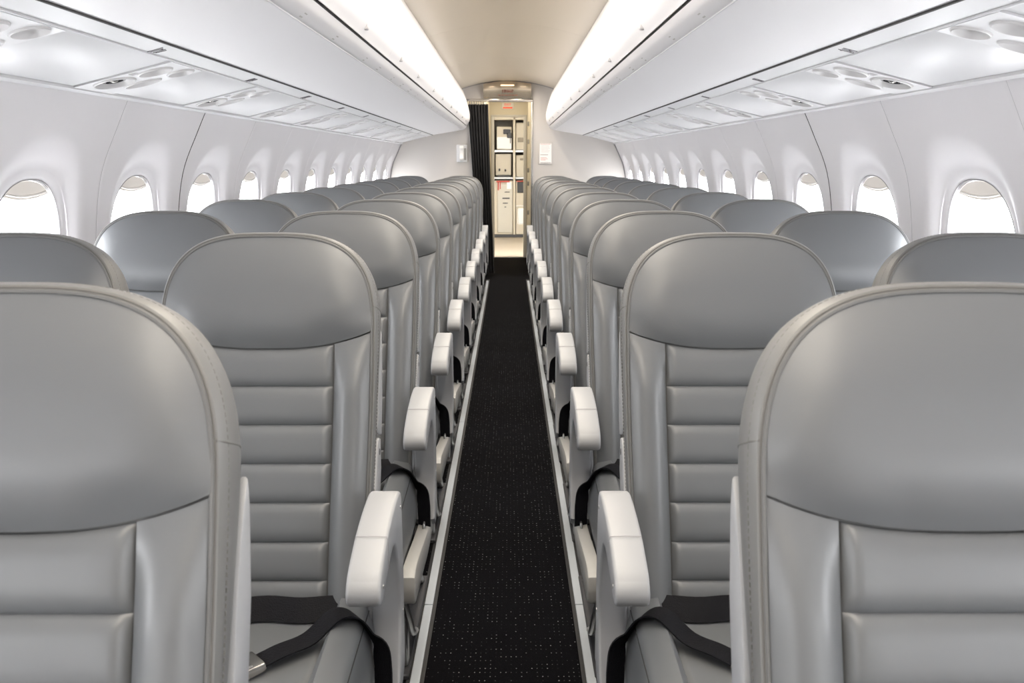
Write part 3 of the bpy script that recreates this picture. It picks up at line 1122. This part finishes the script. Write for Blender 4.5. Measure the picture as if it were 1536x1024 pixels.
    box(bm, lx - 0.022, lx + 0.022, -0.40, 0.14, 0.0, 0.014, bev=0.003, seg=1)
    P['floor_track'] = (bm, DARKM)
    return P

TREE = {'backrest': ['piping', 'stitching', 'headrest', 'bolster_a', 'bolster_b', 'ribbed_panel', 'side_fin'],
        'seat_cushion': ['cushion_seam'],
        'armrest': ['armrest_screw', 'armrest_joint'],
        'seat_belt': ['belt_buckle', 'belt_anchor'],
        'pivot_bracket': ['pivot_bolt'],
        'side_rail': [], 'cross_frame': [], 'leg_front': [], 'leg_rear': [], 'brace': [], 'floor_track': []}
NICE = {'bolster_a': 'bolster', 'bolster_b': 'bolster', 'leg_front': 'leg', 'leg_rear': 'leg'}
LAB = {'armrest': 'pale grey plastic armrest', 'seat_belt': 'black webbing lap belt', 'belt_buckle': 'silver metal buckle', 'side_fin': 'pale grey plastic side fin'}

def copy_tree(o):
    r = o.copy(); COL.objects.link(r)
    for ch in o.children:
        c = ch.copy(); COL.objects.link(c); c.parent = r
        for g in ch.children:
            e = g.copy(); COL.objects.link(e); e.parent = c
    return r

def row_words(i):
    if i == 0:
        return 'in the front row, nearest the camera'
    if i == ROWS - 1:
        return 'in the last row before the rear bulkhead'
    return f'in the {ORD[i]} row from the front'

for sx, side in ((-1, 'left'), (1, 'right')):
    for pos, xc in (('aisle', AX), ('window', AX + SP)):
        P = seat_parts(sx, pos == 'window')
        proto = thing('airplane_seat', 'x', 'airplane seat')
        for part_, subs in TREE.items():
            bm, m = P[part_]
            o = link(NICE.get(part_, part_), bm, m, proto)
            if part_ in LAB:
                o['label'] = LAB[part_]
            for q_ in subs:
                bm, m = P[q_]
                q = link(NICE.get(q_, q_), bm, m, o)
                if q_ in LAB:
                    q['label'] = LAB[q_]
        for i in range(ROWS):
            r = proto if i == 0 else copy_tree(proto)
            # y of the bottom-front of the backrest
            y = 1.607 + PITCH * (i - 1)
            if i == 0:
                y -= 0.135; r.scale = (0.972, 1, 1.031)
            else:
                r.scale = (1, 1, 1.009)
            xo = (0.009 if i == 0 else 0.006) if sx < 0 else 0.0
            r.location = (sx * (xc + xo), y, 0)
            r['label'] = f'grey leather {pos} seat {row_words(i)}, {side} of the aisle'
            r['group'] = f'grey leather {pos} seats {side} of the aisle'

# ------------------------------------------------------------------ rear bulkhead
DX0, DX1, DZ = -0.236, 0.246, 1.806
bm = bmesh.new()
# outline: sidewall profile, service panel, ceiling; built as left, right and header pieces
def half(s, xin):
    pts = [(s * p.x, p.y) for p in PROF[::-1]]
    lower = [(s * 1.05, 0.0), (s * 1.12, 0.2), (s * 1.18, 0.4)]
    upper = [(s * 1.10, 1.45), (s * 1.0, 1.75), (s * 0.55, 1.935)] + [(s * x, CZ(x) + 0.004) for x in (0.5, 0.45, 0.4, 0.35, 0.3)] + [(xin, CZ(xin) + 0.004)]
    return [(xin, 0.0)] + lower + pts + upper
for s, xin in ((-1, DX0), (1, DX1)):
    loop = half(s, xin)
    A = [bm.verts.new((p[0], BULK, p[1])) for p in loop]
    B = [bm.verts.new((p[0], BULK + 0.03, p[1])) for p in loop]
    fs = [bm.faces.new(A), bm.faces.new(B[::-1])]
    n = len(loop)
    for i in range(n):
        bm.faces.new((A[i], B[i], B[(i + 1) % n], A[(i + 1) % n]))
    bmesh.ops.triangulate(bm, faces=fs)
xs = [DX0 + (DX1 - DX0) * i / 16 for i in range(17)]
loop = [(DX0, DZ), (DX1, DZ)] + [(x, CZ(x) + 0.004) for x in xs[::-1]]
A = [bm.verts.new((p[0], BULK, p[1])) for p in loop]
B = [bm.verts.new((p[0], BULK + 0.03, p[1])) for p in loop]
fs = [bm.faces.new(A), bm.faces.new(B[::-1])]
n = len(loop)
for i in range(n):
    bm.faces.new((A[i], B[i], B[(i + 1) % n], A[(i + 1) % n]))
bmesh.ops.triangulate(bm, faces=fs)
recalc(bm)
struct(link('wall_back', bm, BULKM, smooth=False))
# edge gaskets where the bulkhead meets the sidewalls
tn = 5
for s in (-1, 1):
    bm = bmesh.new()
    tube(bm, [(s * (p.x - 0.004), BULK - 0.004, p.y) for p in PROF[::2]], 0.006, 6)
    struct(link('trim_%d' % tn, bm, GASKET)); tn += 1
bm = bmesh.new()
tube(bm, [(-0.5 + i / 40, BULK - 0.003, CZ(-0.5 + i / 40) - 0.002) for i in range(41)], 0.004, 6)
struct(link('trim_%d' % tn, bm, GASKET)); tn += 1

# door frame (metal)
t = thing('door_1', 'x', 'x', (0, BULK, 0)); del t['label']; del t['category']
struct(t)
bm = bmesh.new()
box(bm, DX0 - 0.20, DX1 + 0.012, -0.022, 0.034, DZ - 0.006, DZ + 0.024, bev=0.004, seg=2)
link('door_lintel', bm, CHROME, t)
for x in (DX0 - 0.004, DX1 + 0.004):
    bm = bmesh.new()
    box(bm, x - 0.011, x + 0.011, -0.018, 0.034, 0.0, DZ - 0.004, bev=0.004, seg=2)
    link('door_jamb', bm, CHROME, t)
# polished header above the doorway with a sign and a small lamp
t = thing('door_header_panel', 'polished metal header panel with red lettering above the rear doorway', 'sign panel', (0, BULK, DZ))
bm = bmesh.new()
zb, zt = 0.026, 0.0
def hd(u, v):
    x = -0.250 + 0.49 * u
    z0, z1 = 0.027, CZ(x) - DZ - 0.012
    return (x, -0.010 - 0.045 * math.sin(PI * (0.15 + 0.55 * v)), z0 + (z1 - z0) * v)
grid(bm, hd, 24, 14)
link('header_plate', bm, mat('satin_metal_cream', (0.66, 0.58, 0.47), 0.22, metal=0.75, bump=0.1, bscale=8), t, flip=False)
bm = bmesh.new()
box(bm, -0.075, 0.065, -0.062, -0.035, 0.150, 0.163, bev=0.004, seg=1)
link('lamp_lens', bm, emit_mat('warm_lamp', (1.0, 0.80, 0.5), 1.5), t)

def text_mesh(name, s, size, m, parent, loc, depth=0.001):
    cu = bpy.data.curves.new(name, 'FONT')
    cu.body = s; cu.size = size; cu.align_x = 'CENTER'; cu.extrude = depth
    o = bpy.data.objects.new(name + '_tmp', cu)
    COL.objects.link(o)
    dg = bpy.context.evaluated_depsgraph_get()
    me = bpy.data.meshes.new_from_object(o.evaluated_get(dg))
    COL.objects.unlink(o); bpy.data.objects.remove(o)
    me.transform(Matrix.Rotation(PI / 2, 4, 'X'))
    me.materials.clear(); me.materials.append(m)
    q = bpy.data.objects.new(name, me)
    COL.objects.link(q); q.parent = parent; q.location = loc
    return q
# illegible red marks on the header
rr = random.Random(5)
bm = bmesh.new()
lines = []
for k in range(7):
    x = -0.055 + k * 0.017
    lines.append(((x, -0.016), (x + rr.uniform(-0.004, 0.006), 0.016)))
    lines.append(((x, rr.uniform(-0.012, 0.012)), (x + 0.011, rr.uniform(-0.012, 0.012))))
for k in range(6):
    lines.append(((-0.10 + k * 0.035, -0.042), (-0.10 + k * 0.035 + 0.024, -0.042 + rr.uniform(-0.003, 0.003))))
tmark(bm, (0.0, -0.0565, 0.100), (1, 0, 0), (0, 0, 1), lines, 0.005, (0, -1, 0))
link('header_lettering', bm, mat('brown_ink', (0.28, 0.08, 0.05), 0.6), t, smooth=False)

# ------------------------------------------------------------------ vestibule behind the door
CRM = mat('vestibule_cream', (0.78, 0.73, 0.62), 0.4)
bm = bmesh.new()
box(bm, -0.30, DX0 + 0.004, BULK + 0.03, INNER, 0.0, 2.05)
struct(link('wall_vestibule_left', bm, CRM, smooth=False))
bm = bmesh.new()
box(bm, DX1 - 0.004, 0.31, BULK + 0.03, INNER, 0.0, 2.05)
vest_r = struct(link('wall_vestibule_right', bm, CRM, smooth=False))
bm = bmesh.new()
box(bm, -0.31, 0.31, BULK + 0.03, INNER + 0.05, 2.03, 2.07)
struct(link('ceiling_vestibule', bm, CRM, smooth=False))
IX0, IX1, IZ = -0.178, 0.196, 1.742
bm = bmesh.new()
box(bm, -0.31, IX0, INNER, INNER + 0.05, 0, 2.06)
box(bm, IX1, 0.32, INNER, INNER + 0.05, 0, 2.06)
box(bm, IX0, IX1, INNER, INNER + 0.05, IZ, 2.06)
struct(link('wall_inner', bm, CRM, smooth=False))
t = thing('door_2', 'x', 'x', (0, INNER, 0)); del t['label']; del t['category']; struct(t)
for x in (IX0 - 0.012, IX1 + 0.012):
    bm = bmesh.new()
    box(bm, x - 0.017, x + 0.017, -0.014, 0.06, 0.0, IZ, bev=0.005, seg=2)
    link('door_jamb', bm, PSUM, t)
    bm = bmesh.new()
    s = 1 if x > 0 else -1
    box(bm, x + s * 0.018 - 0.004, x + s * 0.018 + 0.004, -0.010, 0.02, 0.0, IZ + 0.02)
    link('jamb_edge', bm, METAL, t)
bm = bmesh.new()
box(bm, IX0 - 0.030, IX1 + 0.030, -0.014, 0.06, IZ - 0.004, IZ + 0.022, bev=0.005, seg=2)
link('door_lintel', bm, PSUM, t)
bm = bmesh.new()
box(bm, IX0, IX1, -0.02, 0.06, 0.0, 0.008)
link('door_sill', bm, METAL, t)
# exit sign on the header wall
t = thing('exit_sign', 'small white sign with red EXIT lettering over the galley door', 'sign', (-0.005, INNER - 0.006, 1.872))
bm = bmesh.new()
box(bm, -0.075, 0.075, -0.006, 0.005, -0.042, 0.034, bev=0.003, seg=1)
link('sign_plate', bm, PAPER, t)
text_mesh('sign_lettering', 'EXIT', 0.040, EXITM, t, (0, -0.0075, 0.001))
bm = bmesh.new()
box(bm, -0.058, 0.058, -0.0085, -0.005, -0.032, -0.014)
link('sign_bar', bm, EXITM, t, smooth=False)
# hinges and latches on the right vestibule wall
for z in (0.30, 0.62, 0.95, 1.10, 1.42, 1.62):
    bm = bmesh.new()
    box(bm, DX1 - 0.026, DX1 - 0.004, 10.87, 10.93, z - 0.025, z + 0.025, bev=0.006, seg=2)
    link('latch', bm, METAL, vest_r)

# ------------------------------------------------------------------ galley
bm = bmesh.new()
box(bm, -0.95, -0.90, INNER + 0.05, GAL + 0.9, 0, 2.2)
box(bm, 0.90, 0.95, INNER + 0.05, GAL + 0.9, 0, 2.2)
box(bm, -0.95, 0.95, GAL + 0.85, GAL + 0.9, 0, 2.2)
struct(link('wall_galley', bm, CRM, smooth=False))
bm = bmesh.new()
box(bm, -0.95, 0.95, INNER + 0.05, GAL + 0.9, 2.12, 2.18)
struct(link('ceiling_galley', bm, CRM, smooth=False))
g = thing('galley_cabinet', 'cream galley cabinet with open compartments behind the rear doorway', 'galley cabinet', (0, GAL, 0))
def part(name, m, boxes, parent, bev=0.004):
    bm = bmesh.new()
    for b in boxes:
        box(bm, *b, bev=bev, seg=1)
    return link(name, bm, m, parent)
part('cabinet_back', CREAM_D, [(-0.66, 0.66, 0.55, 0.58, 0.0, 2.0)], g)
part('cabinet_post', CREAM, [(0.074, 0.110, 0, 0.55, 0.05, 2.0), (-0.32, -0.235, 0, 0.55, 0.05, 2.0), (0.30, 0.66, 0, 0.55, 0.05, 2.0), (-0.66, -0.32, 0, 0.55, 0.05, 2.0)], g)
part('cabinet_top', CREAM, [(-0.66, 0.66, 0, 0.55, 1.84, 2.0)], g)
part('upper_shelf', METAL, [(-0.235, 0.074, 0.0, 0.55, 1.340, 1.378), (0.110, 0.30, 0.0, 0.55, 1.340, 1.378)], g)
part('counter', METAL, [(-0.235, 0.074, -0.02, 0.55, 0.925, 0.958), (0.110, 0.30, -0.02, 0.55, 0.925, 0.958)], g)
part('kick_plate', DARKM, [(-0.66, 0.66, 0.03, 0.55, 0.004, 0.05)], g)
# upper compartment: a cream box with a black appliance front
b = thing('storage_box', 'cream locker box in the upper left galley compartment', 'storage box', (-0.07, GAL + 0.06, 1.378))
part('box_body', CREAM, [(-0.115, 0.125, 0, 0.40, 0.0, 0.36)], b, 0.008)
part('box_lid', PAPER, [(-0.11, 0.12, -0.012, 0.0, 0.015, 0.20)], b)
b = thing('galley_appliance', 'black appliance on top of the upper galley locker box', 'appliance', (-0.02, GAL + 0.03, 1.62))
part('appliance_body', BLACKP, [(-0.06, 0.055, 0, 0.02, 0.0, 0.075), (0.0, 0.070, -0.005, 0.02, -0.06, 0.02)], b, 0.004)
part('appliance_cable', BLACKP, [(0.045, 0.055, -0.004, 0.004, -0.14, -0.05)], b, 0.002)
b = thing('storage_box', 'beige locker box in the upper right galley compartment', 'storage box', (0.20, GAL + 0.08, 1.378))
part('box_body', CREAM, [(-0.085, 0.085, 0, 0.40, 0.0, 0.42)], b, 0.008)
part('box_handle', CREAM_D, [(-0.05, 0.05, -0.018, 0.0, 0.12, 0.19)], b, 0.004)
# middle compartment
b = thing('coffee_maker', 'pale coffee maker with a dark tray on the left galley counter', 'coffee maker', (-0.08, GAL + 0.10, 0.958))
part('maker_body', CREAM, [(-0.125, 0.125, 0.02, 0.36, 0.02, 0.36)], b, 0.01)
part('drip_tray', BLACKP, [(-0.10, 0.11, -0.09, 0.04, 0.0, 0.030)], b, 0.004)
part('tap', BLACKP, [(-0.075, -0.050, -0.03, 0.02, 0.09, 0.13), (0.02, 0.045, -0.03, 0.02, 0.085, 0.12)], b, 0.004)
b = thing('storage_box', 'beige box standing on the right galley counter', 'storage box', (0.205, GAL + 0.10, 0.958))
part('box_body', CREAM, [(-0.085, 0.085, 0, 0.38, 0.0, 0.34)], b, 0.008)
part('box_latch', CREAM_D, [(-0.02, 0.06, -0.012, 0.0, 0.26, 0.29)], b, 0.003)
# carts below
b = thing('service_cart', 'white service cart with red latch under the left galley counter', 'service cart', (-0.08, GAL + 0.01, 0.05))
part('cart_body', CREAM, [(-0.150, 0.150, 0.02, 0.50, 0.0, 0.855)], b, 0.008)
part('cart_door', CARTM, [(-0.095, 0.145, 0.0, 0.022, 0.03, 0.80)], b, 0.006)
part('red_latch', RED, [(-0.11, 0.10, -0.012, 0.01, 0.825, 0.850)], b, 0.003)
part('latch_strap', RED, [(-0.090, -0.070, -0.010, 0.004, 0.70, 0.83), (-0.055, -0.042, -0.010, 0.004, 0.72, 0.83)], b, 0.002)
part('cart_label', PAPER, [(0.055, 0.125, -0.004, 0.002, 0.72, 0.83)], b, 0.001)
part('door_handle', DARKM, [(-0.015, 0.10, -0.012, 0.002, 0.565, 0.585), (-0.01, 0.07, -0.008, 0.002, 0.49, 0.505), (0.02, 0.10, -0.006, 0.002, 0.665, 0.678), (0.02, 0.045, -0.006, 0.002, 0.43, 0.445)], b, 0.002)
b = thing('service_cart', 'half-height cart with dark basket under the right galley counter', 'service cart', (0.205, GAL + 0.02, 0.05))
part('cart_body', CREAM, [(-0.088, 0.088, 0.02, 0.50, 0.0, 0.855)], b, 0.008)
part('cart_basket', BLACKP, [(-0.065, 0.085, -0.004, 0.03, 0.66, 0.83)], b, 0.006)
part('red_latch', RED, [(-0.075, 0.088, -0.010, 0.02, 0.833, 0.850)], b, 0.003)
part('cart_tray', PAPER, [(-0.085, 0.088, -0.004, 0.03, 0.445, 0.460)], b, 0.003)
part('cart_bin', PAPER, [(-0.060, 0.086, 0.004, 0.03, 0.16, 0.42)], b, 0.02)

# ------------------------------------------------------------------ curtain
t = thing('door_curtain', 'black pleated curtain drawn to the left side of the rear doorway', 'curtain', (-0.3, BULK - 0.08, 0))
bm = bmesh.new()
def cur(u, v):
    z = 0.045 + (1.772 - 0.045) * v
    # gathered width shifts towards the aisle lower down
    xl = -0.415 + 0.085 * (1 - v) ** 1.2 + 0.02 * math.sin(v * 3)
    xr = -0.205 + 0.060 * (1 - v) ** 1.3
    x = xl + (xr - xl) * u
    ph = u * 2 * PI * 7
    am = 0.020 + 0.008 * math.sin(v * 4 + u * 9)
    return (x + 0.3 + 0.006 * math.sin(ph * 2 + v * 2), -0.005 + am * math.sin(ph + 0.5 * math.sin(v * 5)), z)
grid(bm, cur, 140, 36)
link('curtain_cloth', bm, CURTAINM, t)
bm = bmesh.new()
tube(bm, [(-0.125, 0.0, 1.803), (0.10, 0.0, 1.803)], 0.006, 10)
link('curtain_rail', bm, CHROME, t)
for k in range(9):
    bm = bmesh.new()
    x = -0.105 + k * 0.0235
    box(bm, x - 0.006, x + 0.006, -0.008, 0.008, 1.768, 1.800, bev=0.003, seg=1)
    link('curtain_hook', bm, HOOKM, t)

# ------------------------------------------------------------------ interphone and placard on the bulkhead
t = thing('wall_phone', 'white handset in its cradle on the rear bulkhead, left of the curtain', 'telephone', (-0.478, BULK, 1.285))
bm = bmesh.new(); box(bm, -0.055, 0.055, -0.022, 0.0, -0.092, 0.085, bev=0.006, seg=2)
link('cradle', bm, PSUM, t)
bm = bmesh.new()
prof = cat([(-0.045, 0.075), (-0.062, 0.05), (-0.045, 0.028), (-0.038, 0.0), (-0.045, -0.03), (-0.062, -0.055), (-0.042, -0.078)], 4)
prism(bm, [(p.x, p.y) for p in prof] + [(-0.024, -0.06), (-0.024, 0.06)], -0.022, 0.018, bev=0.005, seg=2)
link('handset', bm, PAPER, t)
bm = bmesh.new(); box(bm, 0.024, 0.046, -0.027, -0.020, -0.07, 0.05, bev=0.002, seg=1)
link('keypad', bm, PLASTIC_D, t)
t = thing('safety_placard', 'white printed safety card in a holder on the bulkhead right of the doorway', 'placard', (0.392, BULK, 1.288))
bm = bmesh.new(); box(bm, -0.075, 0.073, -0.010, 0.003, -0.118, 0.110, bev=0.004, seg=1)
link('card_holder', bm, BULKM, t)
bm = bmesh.new(); box(bm, -0.062, 0.060, -0.014, -0.008, -0.108, 0.094)
link('card', bm, PAPER, t)
bm = bmesh.new()
rr = random.Random(9)
lines = []
z = 0.072
for k in range(6):
    lines.append(((-0.05, z), (0.045 - rr.uniform(0, 0.02), z))); z -= 0.013
tmark(bm, (0, -0.0146, 0), (1, 0, 0), (0, 0, 1), lines, 0.003, (0, -1, 0))
tmark(bm, (0, -0.0146, 0), (1, 0, 0), (0, 0, 1), [((-0.055, -0.020), (0.025, -0.020)), ((-0.055, -0.10), (0.055, -0.10))], 0.010, (0, -1, 0))
link('card_print', bm, INK_L, t, smooth=False)
bm = bmesh.new()
tmark(bm, (0, -0.0146, 0), (1, 0, 0), (0, 0, 1), [((-0.055, 0.087), (0.050, 0.087)), ((-0.05, -0.05), (0.01, -0.05)), ((-0.05, -0.062), (0.02, -0.062)), ((-0.05, -0.074), (0.0, -0.074))], 0.004, (0, -1, 0))
link('card_red_print', bm, mat('pale_red_ink', (0.62, 0.32, 0.28), 0.6), t, smooth=False)

# ------------------------------------------------------------------ front end of the cabin (behind the camera)
bm = bmesh.new()
for b in ((-1.3, -0.45, 0, 2.05), (0.45, 1.3, 0, 2.05), (-0.45, 0.45, 0.0, 2.05)):
    box(bm, b[0], b[1], Y0 - 0.04, Y0, b[2], b[3])
struct(link('wall_front', bm, BULKM, smooth=False))

# ------------------------------------------------------------------ light
w = bpy.data.worlds.new('World'); scene.world = w
w.use_nodes = True
bg = w.node_tree.nodes['Background']
bg.inputs['Color'].default_value = (0.97, 0.985, 1.0, 1)
bg.inputs['Strength'].default_value = 12.0

def area(name, loc, rot, sx_, sy_, power, col, spread=180, portal=False):
    l = bpy.data.lights.new(name, 'AREA')
    l.shape = 'RECTANGLE'; l.size = sx_; l.size_y = sy_
    l.energy = power; l.color = col
    l.spread = math.radians(spread)
    o = bpy.data.objects.new(name, l)
    COL.objects.link(o)
    o.location = loc; o.rotation_euler = rot
    if portal:
        l.cycles.is_portal = True
    return o
for sx in (-1, 1):
    for k in range(-4, 11):
        yc = WY + WS * k
        if yc < Y0 + 0.1:
            continue
        area('window_portal', (sx * 1.345, yc, WZ), (0, sx * PI / 2, 0), 0.45, 0.38, 1, (1, 1, 1), portal=True)
# cabin lamps: long warm strips at the ceiling
for k in range(6):
    for sx in (-1, 1):
        area('ceiling_lamp', (sx * 0.16, 0.2 + 1.75 * k, 1.985), (0, 0, 0), 0.06, 1.6, 8, (1.0, 0.905, 0.775), spread=150)
area('vestibule_lamp', (0, 10.9, 2.02), (0, 0, 0), 0.3, 1.2, 5, (1.0, 0.88, 0.68))
area('galley_lamp', (0, GAL - 1.2, 2.10), (0, 0, 0), 0.8, 1.6, 5, (1.0, 0.90, 0.74))

# ------------------------------------------------------------------ camera
FPX = 1400.0
th = math.atan((512 - 242) / FPX)
cam = bpy.data.cameras.new('Camera')
cam.sensor_width = 36.0
cam.lens = FPX / 1536 * 36.0
cam.clip_start = 0.02
co = bpy.data.objects.new('Camera', cam)
COL.objects.link(co)
co.location = (0.015, 0, CAM_H)
co.rotation_euler = (PI / 2 - th, 0, -0.0028)
cam.dof.use_dof = True; cam.dof.focus_distance = 2.6; cam.dof.aperture_fstop = 13.0
scene.camera = co

scene.view_settings.view_transform = 'Standard'
scene.view_settings.look = 'None'
scene.view_settings.gamma = 1.0
scene.view_settings.use_curve_mapping = False
scene.view_settings.exposure = 0.15
